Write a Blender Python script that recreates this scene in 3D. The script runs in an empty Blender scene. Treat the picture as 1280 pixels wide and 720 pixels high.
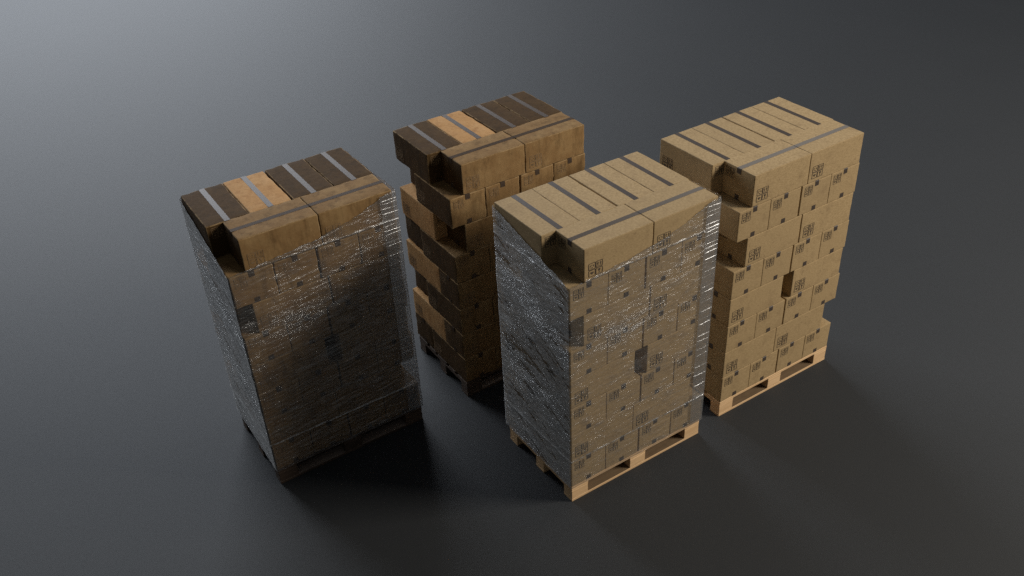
import bpy, bmesh, math, random
from mathutils import Vector, Matrix, noise

random.seed(7)
S = bpy.context.scene
COL = S.collection

# ------------------------------------------------------------------ materials
def new_mat(name):
    m = bpy.data.materials.new(name); m.use_nodes = True
    nt = m.node_tree; nt.nodes.clear()
    return m, nt

def N(nt, t, **kw):
    n = nt.nodes.new(t)
    for k, v in kw.items():
        if k in n.inputs.keys(): n.inputs[k].default_value = v
        else: setattr(n, k, v)
    return n

def ramp(nt, src, stops):
    r = nt.nodes.new('ShaderNodeValToRGB')
    e = r.color_ramp.elements
    while len(e) < len(stops): e.new(.5)
    for q, (p, c) in zip(e, stops):
        q.position = p; q.color = (c[0], c[1], c[2], 1) if isinstance(c, (tuple, list)) else (c, c, c, 1)
    nt.links.new(src, r.inputs[0])
    return r.outputs[0]

def mix(nt, fac, a, b, mode='MIX'):
    m = nt.nodes.new('ShaderNodeMix'); m.data_type = 'RGBA'; m.blend_type = mode
    def put(sock, v):
        if isinstance(v, bpy.types.NodeSocket): nt.links.new(v, sock)
        elif isinstance(v, (tuple, list)): sock.default_value = (v[0], v[1], v[2], 1)
        else: sock.default_value = v
    put(m.inputs[0], fac); put(m.inputs[6], a); put(m.inputs[7], b)
    return m.outputs[2]

def math_n(nt, op, a, b=None, clamp=False):
    m = nt.nodes.new('ShaderNodeMath'); m.operation = op; m.use_clamp = clamp
    for i, v in enumerate((a, b)):
        if v is None: continue
        if isinstance(v, bpy.types.NodeSocket): nt.links.new(v, m.inputs[i])
        else: m.inputs[i].default_value = v
    return m.outputs[0]

def coords(nt, vary=True):
    """object coordinates, shifted by a random amount for every object"""
    tc = nt.nodes.new('ShaderNodeTexCoord')
    if not vary: return tc.outputs['Object']
    oi = nt.nodes.new('ShaderNodeObjectInfo')
    mu = math_n(nt, 'MULTIPLY', oi.outputs['Random'], 37.0)
    cb = nt.nodes.new('ShaderNodeCombineXYZ')
    nt.links.new(mu, cb.inputs[0]); nt.links.new(mu, cb.inputs[1])
    va = nt.nodes.new('ShaderNodeVectorMath'); va.operation = 'ADD'
    nt.links.new(tc.outputs['Object'], va.inputs[0]); nt.links.new(cb.outputs[0], va.inputs[1])
    return va.outputs[0]

def noise_n(nt, co, scale, detail=4, rough=.6, stretch=None):
    if stretch:
        mp = nt.nodes.new('ShaderNodeMapping'); mp.inputs['Scale'].default_value = stretch
        nt.links.new(co, mp.inputs[0]); co = mp.outputs[0]
    n = N(nt, 'ShaderNodeTexNoise', Scale=scale, Detail=detail, Roughness=rough)
    nt.links.new(co, n.inputs['Vector'])
    return n.outputs[0]

def bump(nt, h, strength, dist, prev=None):
    b = N(nt, 'ShaderNodeBump', Strength=strength, Distance=dist)
    nt.links.new(h, b.inputs['Height'])
    if prev is not None: nt.links.new(prev, b.inputs['Normal'])
    return b.outputs[0]

def finish(nt, col, rough, nrm=None, spec=.5):
    p = nt.nodes.new('ShaderNodeBsdfPrincipled')
    if isinstance(col, bpy.types.NodeSocket): nt.links.new(col, p.inputs['Base Color'])
    else: p.inputs['Base Color'].default_value = (*col, 1)
    if isinstance(rough, bpy.types.NodeSocket): nt.links.new(rough, p.inputs['Roughness'])
    else: p.inputs['Roughness'].default_value = rough
    p.inputs['Specular IOR Level'].default_value = spec
    if nrm is not None: nt.links.new(nrm, p.inputs['Normal'])
    o = nt.nodes.new('ShaderNodeOutputMaterial'); nt.links.new(p.outputs[0], o.inputs[0])
    return p

def cardboard_clean():
    m, nt = new_mat('clean_cardboard')
    co = coords(nt)
    fib = noise_n(nt, co, 60, 6, .7, (1, 1, 3))
    blot = noise_n(nt, co, 9, 5, .65)
    c = mix(nt, ramp(nt, fib, [(.38, 0), (.62, 1)]), (.312, .211, .099), (.442, .308, .158))
    c = mix(nt, ramp(nt, blot, [(.52, 0), (.72, .55)]), c, (.24, .155, .075))
    sp = noise_n(nt, co, 34, 3, .5)
    c = mix(nt, ramp(nt, sp, [(.64, 0), (.72, .45)]), c, (.17, .105, .05))
    oi = nt.nodes.new('ShaderNodeObjectInfo')
    c = mix(nt, math_n(nt, 'MULTIPLY', oi.outputs['Random'], .3), c, (.29, .2, .1))
    nrm = bump(nt, fib, .25, .002)
    nrm = bump(nt, noise_n(nt, co, 5, 2), .25, .01, nrm)
    finish(nt, c, .82, nrm, .3)
    return m

def cardboard_dirty(name, lo, hi, stain, light, amount):
    m, nt = new_mat(name)
    co = coords(nt)
    fib = noise_n(nt, co, 45, 6, .7)
    c = mix(nt, ramp(nt, fib, [(.3, 0), (.7, 1)]), lo, hi)
    blot = noise_n(nt, co, 5.5, 7, .68)
    c = mix(nt, ramp(nt, blot, [(.45, 0), (.62, amount)]), c, light)
    st = noise_n(nt, co, 8, 6, .7, (1.6, 1.6, .5))
    c = mix(nt, ramp(nt, st, [(.50, 0), (.70, .7)]), c, stain)
    streak = noise_n(nt, co, 30, 4, .6, (1.5, 1.5, .16))
    c = mix(nt, ramp(nt, streak, [(.5, 0), (.8, .35)]), c, stain)
    at = nt.nodes.new('ShaderNodeAttribute'); at.attribute_name = 'edge_wear'
    w = math_n(nt, 'MULTIPLY', at.outputs['Fac'], ramp(nt, noise_n(nt, co, 14, 4, .7), [(.38, 0), (.6, 1)]))
    c = mix(nt, w, c, (.36, .24, .12))
    nrm = bump(nt, fib, .4, .003)
    nrm = bump(nt, noise_n(nt, co, 11, 4), .3, .01, nrm)
    finish(nt, c, .88, nrm, .12)
    return m

def tape_mat(name, col, rough, spec):
    m, nt = new_mat(name)
    co = coords(nt, False)
    # fine draw lines run along the tape
    n2 = noise_n(nt, co, 90, 3)
    c = mix(nt, ramp(nt, n2, [(.35, 0), (.65, 1)]), tuple(v * .75 for v in col), col)
    p = finish(nt, c, rough, None, spec)
    vt = nt.nodes.new('ShaderNodeVectorTransform'); vt.vector_type = 'VECTOR'
    vt.convert_from = 'OBJECT'; vt.convert_to = 'WORLD'; vt.inputs[0].default_value = (1, 0, 0)
    nt.links.new(vt.outputs[0], p.inputs['Tangent'])
    p.inputs['Anisotropic'].default_value = .93
    return m

def ink_mat(name, col):
    m, nt = new_mat(name)
    co = coords(nt)
    c = mix(nt, ramp(nt, noise_n(nt, co, 70, 4), [(.4, 0), (.7, 1)]), col, tuple(min(1, v * 2.2 + .02) for v in col))
    finish(nt, c, .75, None, .3)
    return m

def wood_mat(name, lo, hi, stain, amt):
    m, nt = new_mat(name)
    co = coords(nt)
    g = noise_n(nt, co, 16, 6, .65, (.25, 3, 3))
    c = mix(nt, ramp(nt, g, [(.3, 0), (.7, 1)]), lo, hi)
    g2 = noise_n(nt, co, 60, 4, .6, (.1, 3, 3))
    c = mix(nt, ramp(nt, g2, [(.5, 0), (.8, .5)]), c, stain)
    c = mix(nt, ramp(nt, noise_n(nt, co, 7, 5, .7), [(.5, 0), (.7, amt)]), c, stain)
    oi = nt.nodes.new('ShaderNodeObjectInfo')
    c = mix(nt, math_n(nt, 'MULTIPLY', oi.outputs['Random'], amt), c, stain)
    nrm = bump(nt, g2, .4, .002)
    finish(nt, c, .7, nrm, .35)
    return m

def film_mat(name, dens, base, milky=.12, streak_axis_strong=False, crinkle=1.0, foldbump=.9):
    m, nt = new_mat(name)
    co = coords(nt, False)
    # wrinkles: long drawn folds, broken by fine crinkle
    warp = noise_n(nt, co, 3.0, 2, .5)
    mp = nt.nodes.new('ShaderNodeMapping'); mp.inputs['Rotation'].default_value = (.40, .12, 0)
    mp.inputs['Scale'].default_value = (2, 2, 46) if streak_axis_strong else (5, 5, 17)
    nt.links.new(co, mp.inputs[0])
    va = nt.nodes.new('ShaderNodeVectorMath'); va.operation = 'MULTIPLY_ADD'
    va.inputs[1].default_value = (2.2, 2.2, 2.2)
    wn = N(nt, 'ShaderNodeTexNoise', Scale=2.3, Detail=2.0); nt.links.new(co, wn.inputs['Vector'])
    nt.links.new(wn.outputs['Color'], va.inputs[0]); nt.links.new(mp.outputs[0], va.inputs[2])
    folds = N(nt, 'ShaderNodeTexNoise', Scale=1.0, Detail=7.0, Roughness=.68)
    nt.links.new(va.outputs[0], folds.inputs['Vector'])
    fine = noise_n(nt, co, 150, 3, .7)
    fine2 = noise_n(nt, co, 420, 2, .7)
    patch = noise_n(nt, co, 2.6, 4, .6, (1, 1, 1.6))
    scuff_glare = noise_n(nt, co, 11, 4, .65, (1, 1, 2.5))
    k = math_n(nt, 'MULTIPLY', ramp(nt, patch, [(.40, .25), (.62, 1)]), ramp(nt, scuff_glare, [(.40, .35), (.60, 1)]))
    sa = nt.nodes.new('ShaderNodeAttribute'); sa.attribute_name = 'scuff_glare'
    sc = math_n(nt, 'MULTIPLY', sa.outputs['Fac'], ramp(nt, scuff_glare, [(.38, .2), (.58, 1)]))
    k = math_n(nt, 'ADD', k, math_n(nt, 'MULTIPLY', sc, .8))
    k = math_n(nt, 'MULTIPLY', k, crinkle)
    nrm = bump(nt, folds.outputs[0], foldbump, .012)
    b1 = bump(nt, fine, .8, .005, nrm); nt.links.new(k, b1.node.inputs['Strength'])
    b2 = bump(nt, fine2, .7, .0022, b1); nt.links.new(k, b2.node.inputs['Strength'])
    nrm = b2
    gl = N(nt, 'ShaderNodeBsdfGlossy', Roughness=.26, Color=(1, 1, 1, 1))
    nt.links.new(nrm, gl.inputs['Normal'])
    df = N(nt, 'ShaderNodeBsdfDiffuse', Color=(.82, .81, .79, 1))
    nt.links.new(nrm, df.inputs['Normal'])
    tr = N(nt, 'ShaderNodeBsdfTransparent', Color=(.93, .93, .93, 1))
    m1 = nt.nodes.new('ShaderNodeMixShader'); m1.inputs[0].default_value = milky
    nt.links.new(gl.outputs[0], m1.inputs[1]); nt.links.new(df.outputs[0], m1.inputs[2])
    lw = N(nt, 'ShaderNodeLayerWeight', Blend=.5)
    sch = math_n(nt, 'ADD', math_n(nt, 'MULTIPLY', math_n(nt, 'POWER', lw.outputs['Facing'], 5.0), .94), .045)
    f = math_n(nt, 'MULTIPLY', ramp(nt, folds.outputs[0], [(.5, 0), (.68, 1)]), dens * .75)
    f = math_n(nt, 'MULTIPLY', f, ramp(nt, patch, [(.42, .15), (.66, 1.2)]))
    # fine stretched threads, running level but wandering
    th = N(nt, 'ShaderNodeTexNoise', Scale=1.0, Detail=3.0, Roughness=.6)
    mp2 = nt.nodes.new('ShaderNodeMapping'); mp2.inputs['Scale'].default_value = (9, 9, 210); mp2.inputs['Rotation'].default_value = (-.05, .07, 0)
    wv2 = nt.nodes.new('ShaderNodeVectorMath'); wv2.operation = 'MULTIPLY_ADD'; wv2.inputs[1].default_value = (0, 0, .16)
    nt.links.new(wn.outputs['Color'], wv2.inputs[0]); nt.links.new(co, wv2.inputs[2])
    nt.links.new(wv2.outputs[0], mp2.inputs[0]); nt.links.new(mp2.outputs[0], th.inputs['Vector'])
    f = math_n(nt, 'ADD', f, math_n(nt, 'MULTIPLY', ramp(nt, th.outputs[0], [(.52, 0), (.68, 1)]), dens * .45))
    f = math_n(nt, 'ADD', f, base)
    at = nt.nodes.new('ShaderNodeAttribute'); at.attribute_name = 'welt'
    wl = math_n(nt, 'MULTIPLY', at.outputs['Fac'], ramp(nt, noise_n(nt, co, 60, 3, .7), [(.42, .05), (.62, .8)]))
    f = math_n(nt, 'ADD', f, wl)
    f = math_n(nt, 'ADD', f, math_n(nt, 'MULTIPLY', sc, .3), True)
    f = math_n(nt, 'ADD', f, sch, True)
    m2 = nt.nodes.new('ShaderNodeMixShader')
    nt.links.new(f, m2.inputs[0]); nt.links.new(tr.outputs[0], m2.inputs[1]); nt.links.new(m1.outputs[0], m2.inputs[2])
    o = nt.nodes.new('ShaderNodeOutputMaterial'); nt.links.new(m2.outputs[0], o.inputs[0])
    return m

def floor_mat():
    m, nt = new_mat('studio_floor')
    co = coords(nt, False)
    g = noise_n(nt, co, 180, 3, .7)
    big = noise_n(nt, co, .6, 3, .5)
    c = mix(nt, ramp(nt, big, [(.3, 0), (.7, 1)]), (.0145, .0158, .0178), (.016, .0173, .0193))
    r = .76
    nrm = bump(nt, g, .50, .003)
    finish(nt, c, r, nrm, .55)
    return m

M = dict(
    clean=cardboard_clean(),
    medium=cardboard_dirty('worn_brown_cardboard', (.215, .125, .052), (.25, .145, .060), (.095, .054, .022), (.34, .22, .10), .5),
    dark=cardboard_dirty('dark_stained_and_shaded_cardboard', (.056, .029, .010), (.082, .044, .015), (.032, .018, .006), (.10, .058, .02), .3),
    orange=cardboard_dirty('orange_cardboard', (.42, .225, .085), (.52, .29, .12), (.30, .14, .05), (.56, .35, .17), .4),
    tape=tape_mat('brown_tape', (.078, .060, .050), .55, .6),
    tape_old=tape_mat('worn_tape', (.075, .052, .038), .58, .17),
    ink=ink_mat('dark_ink', (.045, .03, .018)),
    ink_old=ink_mat('faded_ink', (.13, .08, .038)),
    wood=wood_mat('pale_pine', (.64, .405, .20), (.80, .54, .30), (.46, .26, .12), .2),
    wood_shaded=wood_mat('shaded_pine', (.15, .095, .05), (.21, .14, .075), (.08, .05, .028), .3),  # darker pine, shade painted onto the bottom boards
    wood_dark=wood_mat('dark_weathered_wood', (.075, .046, .030), (.13, .085, .056), (.035, .022, .015), .6),
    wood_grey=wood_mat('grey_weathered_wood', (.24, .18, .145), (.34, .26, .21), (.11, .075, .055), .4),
    film=film_mat('stretch_film', .40, .12, .10, False, 1.15),
    film_glare=film_mat('glare_stretch_film', .8, .42, .70, False, 1.7),  # heavier milky coverage paints glare onto the left and back sides
    film_thick=film_mat('overlapped_film', .3, .36, .08, True, .9, .3),
    floor=floor_mat())

# ------------------------------------------------------------------ object helpers
def link(name, me, mat=None, parent=None, loc=(0, 0, 0)):
    o = bpy.data.objects.new(name, me); COL.objects.link(o)
    if mat is not None and not me.materials: me.materials.append(mat)
    o.location = loc
    if parent is not None: o.parent = parent
    return o

def empty(name, label, cat, loc, rot, group=None):
    o = bpy.data.objects.new(name, None); COL.objects.link(o)
    o.empty_display_size = .1
    o.location = loc; o.rotation_euler = (0, 0, rot)
    o['label'] = label; o['category'] = cat
    if group: o['group'] = group
    return o

# ------------------------------------------------------------------ carton meshes
BL, BW, BH = .537, .2955, .2392       # length, width, height; long axis is local Y

def box_mesh(name, mat, rnd, seed, edge=.006, dent=0.0):
    """closed carton centred on x/y with its base at z=0, rounded edges, slightly dented when worn"""
    def line(L):
        n = max(3, int(L / .045))
        return [0, edge * .45, edge * 1.3] + [edge * 1.3 + (L - 2.6 * edge) * i / n for i in range(1, n)] + [L - edge * 1.3, L - edge * .45, L]
    dims = (BW, BL, BH); ls = [line(d) for d in dims]
    bm = bmesh.new(); cache = {}
    def vert(i, j, k):
        key = (i, j, k)
        if key not in cache: cache[key] = bm.verts.new((ls[0][i], ls[1][j], ls[2][k]))
        return cache[key]
    nx, ny, nz = (len(l) - 1 for l in ls)
    def quad(a, b, c, d): bm.faces.new((vert(*a), vert(*b), vert(*c), vert(*d)))
    for i in range(nx):
        for j in range(ny):
            quad((i, j, 0), (i, j + 1, 0), (i + 1, j + 1, 0), (i + 1, j, 0))
            quad((i, j, nz), (i + 1, j, nz), (i + 1, j + 1, nz), (i, j + 1, nz))
    for i in range(nx):
        for k in range(nz):
            quad((i, 0, k), (i + 1, 0, k), (i + 1, 0, k + 1), (i, 0, k + 1))
            quad((i, ny, k), (i, ny, k + 1), (i + 1, ny, k + 1), (i + 1, ny, k))
    for j in range(ny):
        for k in range(nz):
            quad((0, j, k), (0, j, k + 1), (0, j + 1, k + 1), (0, j + 1, k))
            quad((nx, j, k), (nx, j + 1, k), (nx, j + 1, k + 1), (nx, j, k + 1))
    lay = bm.verts.layers.float.new('edge_wear')
    off = Vector((seed * 3.1, seed * 1.7, seed * .9))
    for v in bm.verts:
        p = v.co.copy()
        ins = []                              # distance from the nearest faces
        for a in range(3): ins.append(min(p[a], dims[a] - p[a]))
        s = sorted(ins)
        wear = 1.0 if s[1] < edge * .6 else 0.0
        v[lay] = wear
        # round the edges: move a vertex that lies close to two faces onto a small arc
        q = p.copy()
        r = rnd
        c = Vector([min(max(p[a], r), dims[a] - r) for a in range(3)])
        d = p - c
        near = sum(1 for a in range(3) if abs(d[a]) > 1e-7)
        if near >= 2: q = c + d.normalized() * min(d.length, r)
        if dent:
            t = noise.noise(p * 9 + off); t2 = noise.noise(p * 26 + off * 2)
            k = max(0, 1 - s[1] / .05)          # stronger towards edges
            amt = dent * (.5 * abs(t) + .55 * max(0, t2)) * (k ** 2 * 2.0 + .10)
            corner = max(0, 1 - s[2] / .05) * k
            amt += dent * 1.3 * corner * max(0, noise.noise(p * 5 + off))
            mid = Vector([dims[a] / 2 for a in range(3)])
            inward = Vector([(1 if p[a] < mid[a] else -1) * (1 if ins[a] < .05 else 0) for a in range(3)])
            if inward.length > 0: q += inward.normalized() * amt
        v.co = q - Vector((dims[0] / 2, dims[1] / 2, 0))
    for f in bm.faces: f.smooth = True
    me = bpy.data.meshes.new(name); bm.to_mesh(me); bm.free()
    me.materials.append(mat)
    return me

def tape_mesh(top, mat):
    """tape run along the centre flap seam with a tab folded down each end"""
    w, t, tab = .038, .0006, .040
    bm = bmesh.new()
    hl = BL / 2
    def strip(prof):                 # prof: outer points (y,z) ; thickness towards the carton
        rows = []
        for (y, z) in prof:
            rows.append([bm.verts.new((-w / 2, y, z)), bm.verts.new((w / 2, y, z))])
        for a, b in zip(rows, rows[1:]): bm.faces.new((a[0], a[1], b[1], b[0]))
    z0 = BH + t if top else -t
    zt = BH - tab if top else tab
    r = .003
    zi = z0 - r if top else z0 + r
    o = hl + .0009
    strip([(-o, zt), (-o, zi), (-o + r, z0), (-hl / 2, z0), (0, z0), (hl / 2, z0), (o - r, z0), (o, zi), (o, zt)])
    bmesh.ops.recalc_face_normals(bm, faces=bm.faces)
    me = bpy.data.meshes.new('tape'); bm.to_mesh(me); bm.free(); me.materials.append(mat)
    return me

# pictograms of the handling marks drawn as 2-D polygons in a unit square
def mark_polys():
    P = []
    def seg(a, b, w):
        a = Vector(a); b = Vector(b); d = (b - a).normalized(); n = Vector((-d.y, d.x)) * w / 2
        P.append([a - n, b - n, b + n, a + n])
    def frame(x0, y0, x1, y1, w):
        seg((x0, y0), (x1, y0), w); seg((x0, y1), (x1, y1), w)
        seg((x0, y0 + w / 2), (x0, y1 - w / 2), w); seg((x1, y0 + w / 2), (x1, y1 - w / 2), w)
    def poly(pts): P.append([Vector(p) for p in pts])
    frame(.02, .53, .47, .98, .045); frame(.53, .53, .98, .98, .045)
    frame(.02, .02, .47, .47, .045); frame(.53, .02, .98, .47, .045)
    # recycling loop: three bent arrows
    cx, cy, r = .245, .745, .115
    for k in range(3):
        a0 = math.radians(90 + k * 120); pts = [(cx + r * math.cos(a0 + math.radians(s)), cy + r * math.sin(a0 + math.radians(s))) for s in (10, 40, 70)]
        for a, b in zip(pts, pts[1:]): seg(a, b, .045)
        e = a0 + math.radians(98); t = Vector((cx + r * math.cos(e), cy + r * math.sin(e)))
        c = a0 + math.radians(68)
        poly([(cx + (r - .055) * math.cos(c), cy + (r - .055) * math.sin(c)), (cx + (r + .055) * math.cos(c), cy + (r + .055) * math.sin(c)), t])
    # this way up: two arrows on a bar
    for x in (.66, .85):
        seg((x, .66), (x, .80), .05); poly([(x - .07, .79), (x + .07, .79), (x, .93)])
    seg((.58, .61), (.93, .61), .035)
    # heart-like hand / keep safe
    cx, cy = .245, .26
    hp = []
    for i in range(20):
        t = 2 * math.pi * i / 20
        hp.append((cx + .0095 * 16 * math.sin(t) ** 3 * .8, cy + .0095 * (13 * math.cos(t) - 5 * math.cos(2 * t) - 2 * math.cos(3 * t) - math.cos(4 * t)) * .8))
    c = (cx, cy)
    for a, b in zip(hp, hp[1:] + hp[:1]): P.append([Vector(c), Vector(a), Vector(b)])
    # wine glass: fragile
    poly([(.66, .40), (.85, .40), (.83, .29), (.79, .23), (.72, .23), (.68, .29)])
    seg((.755, .24), (.755, .11), .035); seg((.68, .10), (.83, .10), .035)
    return P
MARKS = mark_polys()

def marks_meshes(mat):
    """handling marks printed on the four sides of a carton, one mesh per print"""
    e = .0009
    out = []
    def put(org, ux, size_w, size_h):
        org = Vector(org); ux = Vector(ux); uz = Vector((0, 0, 1)); nrm = ux.cross(uz)
        bm = bmesh.new()
        for pl in MARKS:
            vs = [bm.verts.new(org + ux * (p.x * size_w) + uz * (p.y * size_h) + nrm * e) for p in pl]
            bm.faces.new(vs)
        me = bpy.data.meshes.new('handling_mark'); bm.to_mesh(me); bm.free(); me.materials.append(mat)
        out.append(me)
    # long sides (x = +-w/2): large marks, low at the left as one faces them
    put((-BW / 2, BL / 2 - .033, .028), (0, -1, 0), .108, .098)
    put((BW / 2, -BL / 2 + .033, .028), (0, 1, 0), .108, .098)
    # end faces: small marks, high at the left
    put((-BW / 2 + .028, -BL / 2, .145), (1, 0, 0), .080, .074)
    put((BW / 2 - .028, BL / 2, .145), (-1, 0, 0), .080, .074)
    return out

BODY = {
    'clean': [box_mesh('carton_body', M['clean'], .0035, s, .006, .0022) for s in range(4)],
    'medium': [box_mesh('carton_body', M['medium'], .0045, 10 + s, .006, .0075) for s in range(4)],
    'dark': [box_mesh('carton_body', M['dark'], .0045, 20 + s, .006, .0075) for s in range(3)],
    'orange': [box_mesh('carton_body', M['orange'], .0045, 30 + s, .006, .0075) for s in range(3)]}
def shaded_side(me, axis, sign):
    """copy of a carton mesh whose one side is painted dark to stand for shade"""
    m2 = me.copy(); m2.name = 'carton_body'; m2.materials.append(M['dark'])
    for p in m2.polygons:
        if p.normal[axis] * sign > .6: p.material_index = 1  # this side borrows the dark cardboard as painted shade
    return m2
BODY['medium_end'] = [shaded_side(m, 1, 1) for m in BODY['medium'][:2]]
BODY['medium_flank'] = [shaded_side(m, 0, -1) for m in BODY['medium'][:3]]
TAPE = {k: (tape_mesh(True, M[k]), tape_mesh(False, M[k])) for k in ('tape', 'tape_old')}
MARK = {k: marks_meshes(M[k]) for k in ('ink', 'ink_old')}

TONE = {'clean': 'tan', 'medium': 'worn brown', 'dark': 'stained dark brown', 'orange': 'orange'}
ROT = .5525
def world(st, x, y, z=0):
    c, s = math.cos(ROT), math.sin(ROT)
    return (st[0] + c * x - s * y, st[1] + s * x + c * y, z)

def carton(st, kind, x, y, z, lengthwise_x, label, group):
    """x, y: low corner of the carton in the stack's own frame"""
    w, l = (BL, BW) if lengthwise_x else (BW, BL)
    rot = ROT + (math.pi / 2 if lengthwise_x else 0) + (0 if lengthwise_x else 0)
    jx, jy, jr = random.uniform(-.0006, .0006), random.uniform(-.0006, .0006), random.uniform(-.0008, .0008)
    r = empty('cardboard_box', label, 'box', world(st, x + w / 2 + jx, y + l / 2 + jy, z), rot + jr, group)
    old = kind != 'clean'
    src = kind
    if kind == 'medium' and x < .15: src = 'medium_end' if lengthwise_x else 'medium_flank'  # left-facing side carries its shade in the colour
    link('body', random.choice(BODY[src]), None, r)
    for me in TAPE['tape_old' if old else 'tape']: link('tape', me, None, r)
    for me in MARK['ink_old' if old else 'ink']: link('handling_mark', me, None, r)
    return r

# ------------------------------------------------------------------ pallets
PT = .145
def board(name, x0, x1, y0, y1, z0, z1, mat, parent, seed, top_mat=None):
    rs = random.Random(seed)
    bm = bmesh.new(); bmesh.ops.create_cube(bm, size=1)
    bmesh.ops.scale(bm, vec=(x1 - x0, y1 - y0, z1 - z0), verts=bm.verts)
    bmesh.ops.bevel(bm, geom=list(bm.edges), offset=.002, segments=1, affect='EDGES')
    for v in bm.verts:
        v.co += Vector((rs.uniform(-1, 1), rs.uniform(-1, 1), 0)) * .0008
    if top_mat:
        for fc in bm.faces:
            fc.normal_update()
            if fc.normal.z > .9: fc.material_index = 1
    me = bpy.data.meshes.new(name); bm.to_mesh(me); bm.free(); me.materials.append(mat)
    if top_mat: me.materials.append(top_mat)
    return link(name, me, None, parent, ((x0 + x1) / 2, (y0 + y1) / 2, (z0 + z1) / 2))

def pallet(st, mats, label, seed):
    r = empty('wooden_pallet', label, 'pallet', world(st, 0, 0, 0), ROT, 'wooden pallets under the loads')
    rs = random.Random(seed)
    g = .0004
    pick = lambda: rs.choice(mats)
    DY = .8
    for y0, w in ((0, .145), (.1875, .1), (.3275, .145), (.5125, .1), (.655, .145)):
        board('deck_board', 0, 1.2, y0, y0 + w, .122 + g, .144, pick(), r, rs.random())
    for x0, w in ((0, .145), (.5275, .145), (1.055, .145)):
        board('stringer_board', x0, x0 + w, 0.001, DY - .001, .100 + g, .122, pick(), r, rs.random())
    for x0 in (0, .5275, 1.055):
        for y0 in (0, .35, .70):
            board('block', x0 + .0015, x0 + .1435, y0 + .0015, y0 + .0985, .022 + g, .100, pick(), r, rs.random())
    for y0 in (0, .35, .70):
        board('bottom_board', 0, 1.2, y0, y0 + .1, 0.0005, .022, pick(), r, rs.random(), M['wood_shaded'] if M['wood'] in mats else M['wood_grey'])  # on pale pallets the darker top face paints in the shade of the openings
    return r

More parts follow.
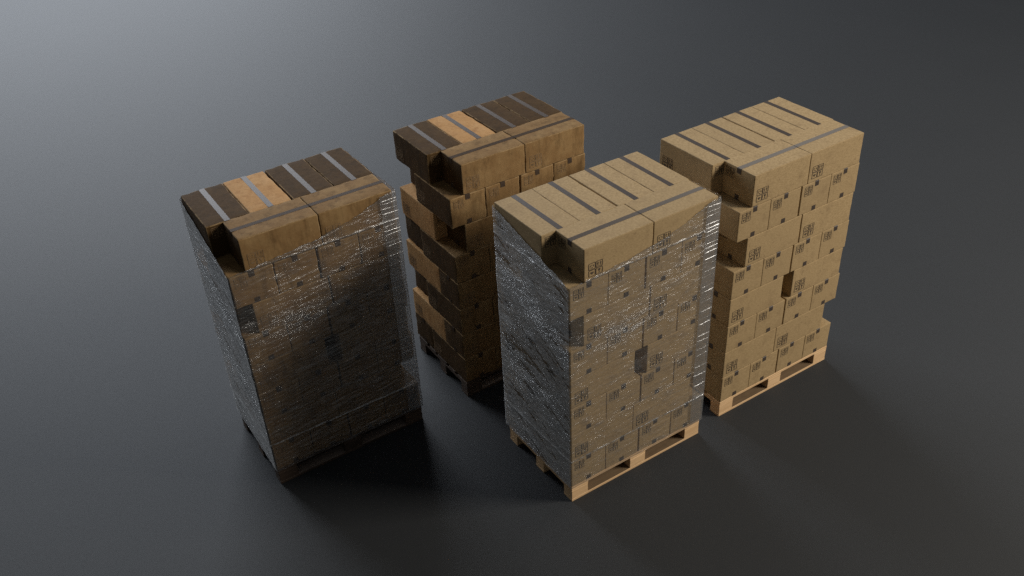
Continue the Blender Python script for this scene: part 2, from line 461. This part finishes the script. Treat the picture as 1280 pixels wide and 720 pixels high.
# ------------------------------------------------------------------ stretch film
def film(st, label):
    r = empty('stretch_film', label, 'plastic wrap', world(st, 0, 0, 0), ROT, 'stretch film around the wrapped loads')
    off = .009
    X0, X1, Y0, Y1 = -off, 1.204 + off, -off, .828 + off
    # perimeter path, starting at the front left corner, going right: list of (x, y, top z)
    def lerp(a, b, t): return a + (b - a) * t
    def smooth(keys, t):
        for (t0, v0), (t1, v1) in zip(keys, keys[1:]):
            if t <= t1: return lerp(v0, v1, (t - t0) / (t1 - t0))
        return keys[-1][1]
    rc = .005
    path = []
    def side(p, q, keys, n):
        for i in range(n + 1):
            t = i / n
            path.append((lerp(p[0], q[0], t), lerp(p[1], q[1], t), smooth(keys, t)))
    side((X0 + rc, Y0), (X1 - rc, Y0), [(0, 1.842), (.3, 1.872), (.53, 1.907), (.75, 1.965), (.95, 2.06), (1, 2.066)], 150)
    side((X1, Y0 + rc), (X1, Y1 - rc), [(0, 2.066), (1, 2.05)], 80)
    side((X1 - rc, Y1), (X0 + rc, Y1), [(0, 2.05), (1, 2.045)], 120)
    side((X0, Y1 - rc), (X0, Y0 + rc), [(0, 2.045), (.5, 1.945), (1, 1.842)], 100)
    zb = .138
    nz = 380
    bm = bmesh.new(); cols = []
    lay = bm.verts.layers.float.new('welt'); lays = bm.verts.layers.float.new('scuff_glare')
    sd = st[0] * 7.3
    for (x, y, zt) in path:
        zt2 = zt + .008 * noise.noise(Vector((x * 9, y * 9, sd))) + .008 * noise.noise(Vector((x * 40, y * 40, sd)))
        zb2 = zb + .006 * noise.noise(Vector((x * 14, y * 14, sd + 5)))
        col = []
        for k in range(nz + 1):
            z = lerp(zb2, zt2, k / nz)
            v = Vector((x, y, z))
            # drawn folds: shallow, following slanted lines on each side
            u = x + y
            n1 = noise.noise(Vector((u * 2.2, (z - .22 * u) * 13, sd)))
            n2 = noise.noise(Vector((u * 6, (z + .15 * u) * 40, sd + 3)))
            sl = .42 if x < X0 + .02 else .13
            n3 = noise.noise(Vector((u * 5, (z - sl * u + .02 * n1) * 62, sd + 9)))
            d = .0028 * n1 + .0016 * n2 + .0030 * n3 + .0013 * noise.noise(Vector((u * 60, (z - sl * u) * 150, sd)))
            wt = math.exp(-((zt2 - z) / .006) ** 2) * .6
            # welts where one band of film ends over another
            for zc, amp in ((1.848, .004), (.395, .0045)):
                e = math.exp(-((z - zc - .004 * noise.noise(Vector((u * 12, 0, sd)))) / .0062) ** 2)
                d += amp * e; wt = max(wt, e)
            nx = 1 if x >= X1 - rc * .5 else (-1 if x <= X0 + rc * .5 else 0)
            ny = 1 if y >= Y1 - rc * .5 else (-1 if y <= Y0 + rc * .5 else 0)
            col.append(bm.verts.new((x + nx * d, y + ny * d, z))); col[-1][lay] = wt
            if y < Y0 + .02: sf = math.exp(-((x - .36) / .25) ** 2 - ((z - 1.36 - .12 * (x - .36)) / .12) ** 2) + .5 * math.exp(-((x - .62) / .05) ** 2 - ((z - 1.6) / .1) ** 2)
            elif x < X0 + .02: sf = 1.2 * math.exp(-((z - 1.27 - .42 * y) / .11) ** 2) * (.6 + .8 * abs(n3)) + .5 * math.exp(-((z - .62 - .35 * y) / .16) ** 2)
            else: sf = 0
            col[-1][lays] = sf  # scuffed bands, with bright glare painted in as extra film coverage
        cols.append(col)
    for a, b in zip(cols, cols[1:] + cols[:1]):
        for k in range(nz):
            fc = bm.faces.new((a[k], b[k], b[k + 1], a[k + 1]))
            if (a[k].co.x + b[k].co.x) / 2 < X0 + .0015 or (a[k].co.y + b[k].co.y) / 2 > Y1 - .0015: fc.material_index = 1
    for f in bm.faces: f.smooth = True
    me = bpy.data.meshes.new('film_sheet'); bm.to_mesh(me); bm.free(); me.materials.append(M['film']); me.materials.append(M['film_glare'])
    link('film_sheet', me, None, r)
    # outer overlap: the loose end of the film round the right-hand front edge, ruched into level pleats
    bm = bmesh.new()
    rs = random.Random(int(abs(st[0]) * 1000))
    pleats = []
    z = .42
    while z < 2.03:
        pleats.append((z, rs.uniform(.5, 1), rs.uniform(-.006, .01)))
        z += rs.choice((.045, .055, .065, .08, .1)) * (1 if z < 1.65 else .6)
    nu, nv = 14, 1100
    rows = []
    for k in range(nv + 1):
        zz = .150 + (2.052 - .150) * k / nv
        row = []
        for i in range(nu + 1):
            t = i / nu
            x = 1.088 + (X1 - .002 - 1.088) * t
            d = .0035
            for zc, a, tilt in pleats:
                e = (zz - zc - tilt * t) / .0028
                if abs(e) < 4: d += .0036 * a * math.exp(-e * e) * min(1, 6 * t + .2)
            if i in (0, nu): d = .0035
            x += .003 * noise.noise(Vector((zz * 14, 2, sd))) * (1 - t)
            row.append(bm.verts.new((x, Y0 - d, zz)))
        rows.append(row)
    for a, b in zip(rows, rows[1:]):
        for i in range(nu): bm.faces.new((a[i], a[i + 1], b[i + 1], b[i]))
    for f in bm.faces: f.smooth = True
    me = bpy.data.meshes.new('film_overlap'); bm.to_mesh(me); bm.free(); me.materials.append(M['film_thick'])
    link('film_overlap', me, None, r)
    return r

# ------------------------------------------------------------------ the four loads
STACKS = {
    'A': dict(pos=(-1.7849, 5.0144), name='film-wrapped weathered load', dirty=True, wrap=True),
    'B': dict(pos=(-.4067, 5.8835), name='unwrapped weathered load', dirty=True, wrap=False),
    'C': dict(pos=(.3442, 4.686), name='film-wrapped clean load', dirty=False, wrap=True),
    'D': dict(pos=(1.5579, 5.4873), name='unwrapped clean load', dirty=False, wrap=False)}
LAYER = {8: 'top layer', 7: 'second layer down', 6: 'third layer down', 5: 'fourth layer down',
         4: 'fourth layer up', 3: 'third layer up', 2: 'second layer up', 1: 'bottom layer'}
XS4 = (.001, .2985, .6055, .9040)
FRONT_LONG = {8: (.113, .6535), 6: (.106, .652), 4: (.001, .6455), 2: (.001, .5400)}
BACK_LONG = {7: (.110, .650), 5: (.022, .665), 3: (.045, .640), 1: (.004, .662)}
Q4 = ('leftmost', 'second from left', 'second from right', 'rightmost')
Q2 = ('left', 'right')
for key, st in STACKS.items():
    p, nm, dirty = st['pos'], st['name'], st['dirty']
    grp = 'cardboard boxes of the ' + nm
    for L in range(1, 9):
        z = PT + .241 * (L - 1)
        def lab(kind, pos, row):
            return f"{TONE[kind]} box, {pos} in {row} row, {LAYER[L]}, {nm}"
        if L % 2 == 0:
            for i, x in enumerate(FRONT_LONG[L]):
                k = 'medium' if dirty else 'clean'
                carton(p, k, x, 0, z, True, lab(k, Q2[i], 'front'), grp)
            for i, x in enumerate(XS4):
                k = 'clean'
                if dirty: k = ('dark', 'orange', 'dark', 'dark')[i] if L == 8 else ('orange', 'dark', 'medium', 'dark')[i]
                carton(p, k, x, .2885, z, False, lab(k, Q4[i], 'rear'), grp)
        else:
            for i, x in enumerate(XS4):
                k = 'medium' if dirty else 'clean'
                carton(p, k, x, 0, z, False, lab(k, Q4[i], 'front'), grp)
            for i, x in enumerate(BACK_LONG[L]):
                k = 'clean' if not dirty else ('dark' if i == 0 else 'medium')
                carton(p, k, x, .540, z, True, lab(k, Q2[i], 'rear'), grp)
pallet(STACKS['A']['pos'], [M['wood_dark']], 'dark stained wooden pallet under the film-wrapped weathered boxes', 3)
pallet(STACKS['B']['pos'], [M['wood_dark']], 'dark stained wooden pallet under the unwrapped weathered boxes', 5)
pallet(STACKS['C']['pos'], [M['wood']], 'pale new wooden pallet under the film-wrapped clean boxes', 8)
pallet(STACKS['D']['pos'], [M['wood']], 'pale new wooden pallet under the unwrapped clean boxes', 9)
film(STACKS['A']['pos'], 'clear crinkled stretch film around the weathered brown boxes')
film(STACKS['C']['pos'], 'clear crinkled stretch film around the clean tan boxes')

# ------------------------------------------------------------------ floor
bm = bmesh.new(); bmesh.ops.create_grid(bm, x_segments=8, y_segments=8, size=60)
me = bpy.data.meshes.new('floor'); bm.to_mesh(me); bm.free()
fl = link('floor', me, M['floor'], None, (0, 10, 0)); fl['kind'] = 'structure'

# ------------------------------------------------------------------ light
def area(name, loc, target, size, power, col, size_y=None):
    l = bpy.data.lights.new(name, 'AREA'); l.energy = power; l.color = col; l.size = size
    if size_y: l.shape = 'RECTANGLE'; l.size_y = size_y
    o = bpy.data.objects.new(name, l); COL.objects.link(o); o.location = loc
    o.rotation_euler = (Vector(target) - Vector(loc)).to_track_quat('-Z', 'Y').to_euler()
    return o
area('back_softbox', (-12.3, 26.4, 10.6), (-.3, 5.5, 0), 19, 8400, (.86, .92, 1.0), 13)
area('side_softbox', (13.7, 3.9, 8.2), (0, 5.3, 1.0), 4.2, 2120, (1.0, .94, .84))

w = bpy.data.worlds.new('World'); S.world = w; w.use_nodes = True
bg = w.node_tree.nodes['Background']; bg.inputs[0].default_value = (.85, .93, 1, 1); bg.inputs[1].default_value = .08

# ------------------------------------------------------------------ camera
cam = bpy.data.cameras.new('camera'); co = bpy.data.objects.new('camera', cam); COL.objects.link(co)
pitch, roll, hc, f = .5984, .0542, 5.0634, 1180.4
c, s = math.cos(pitch), math.sin(pitch)
Rv, F, U = Vector((1, 0, 0)), Vector((0, c, -s)), Vector((0, s, c))
cr, sr = math.cos(roll), math.sin(roll)
X = Rv * cr - U * sr; Y = Rv * sr + U * cr; Z = -F
mt = Matrix((X, Y, Z)).transposed().to_4x4(); mt.translation = (0, 0, hc)
co.matrix_world = mt
cam.sensor_width = 36; cam.lens = f / 1280 * 36; cam.clip_end = 300
S.camera = co

S.view_settings.view_transform = 'Standard'; S.view_settings.look = 'None'
S.view_settings.exposure = 0; S.view_settings.gamma = 1
S.render.engine = 'CYCLES'
S.cycles.use_denoising = False
S.cycles.sample_clamp_indirect = 1.5
S.cycles.sample_clamp_direct = 6.0
S.cycles.max_bounces = 8; S.cycles.transparent_max_bounces = 12
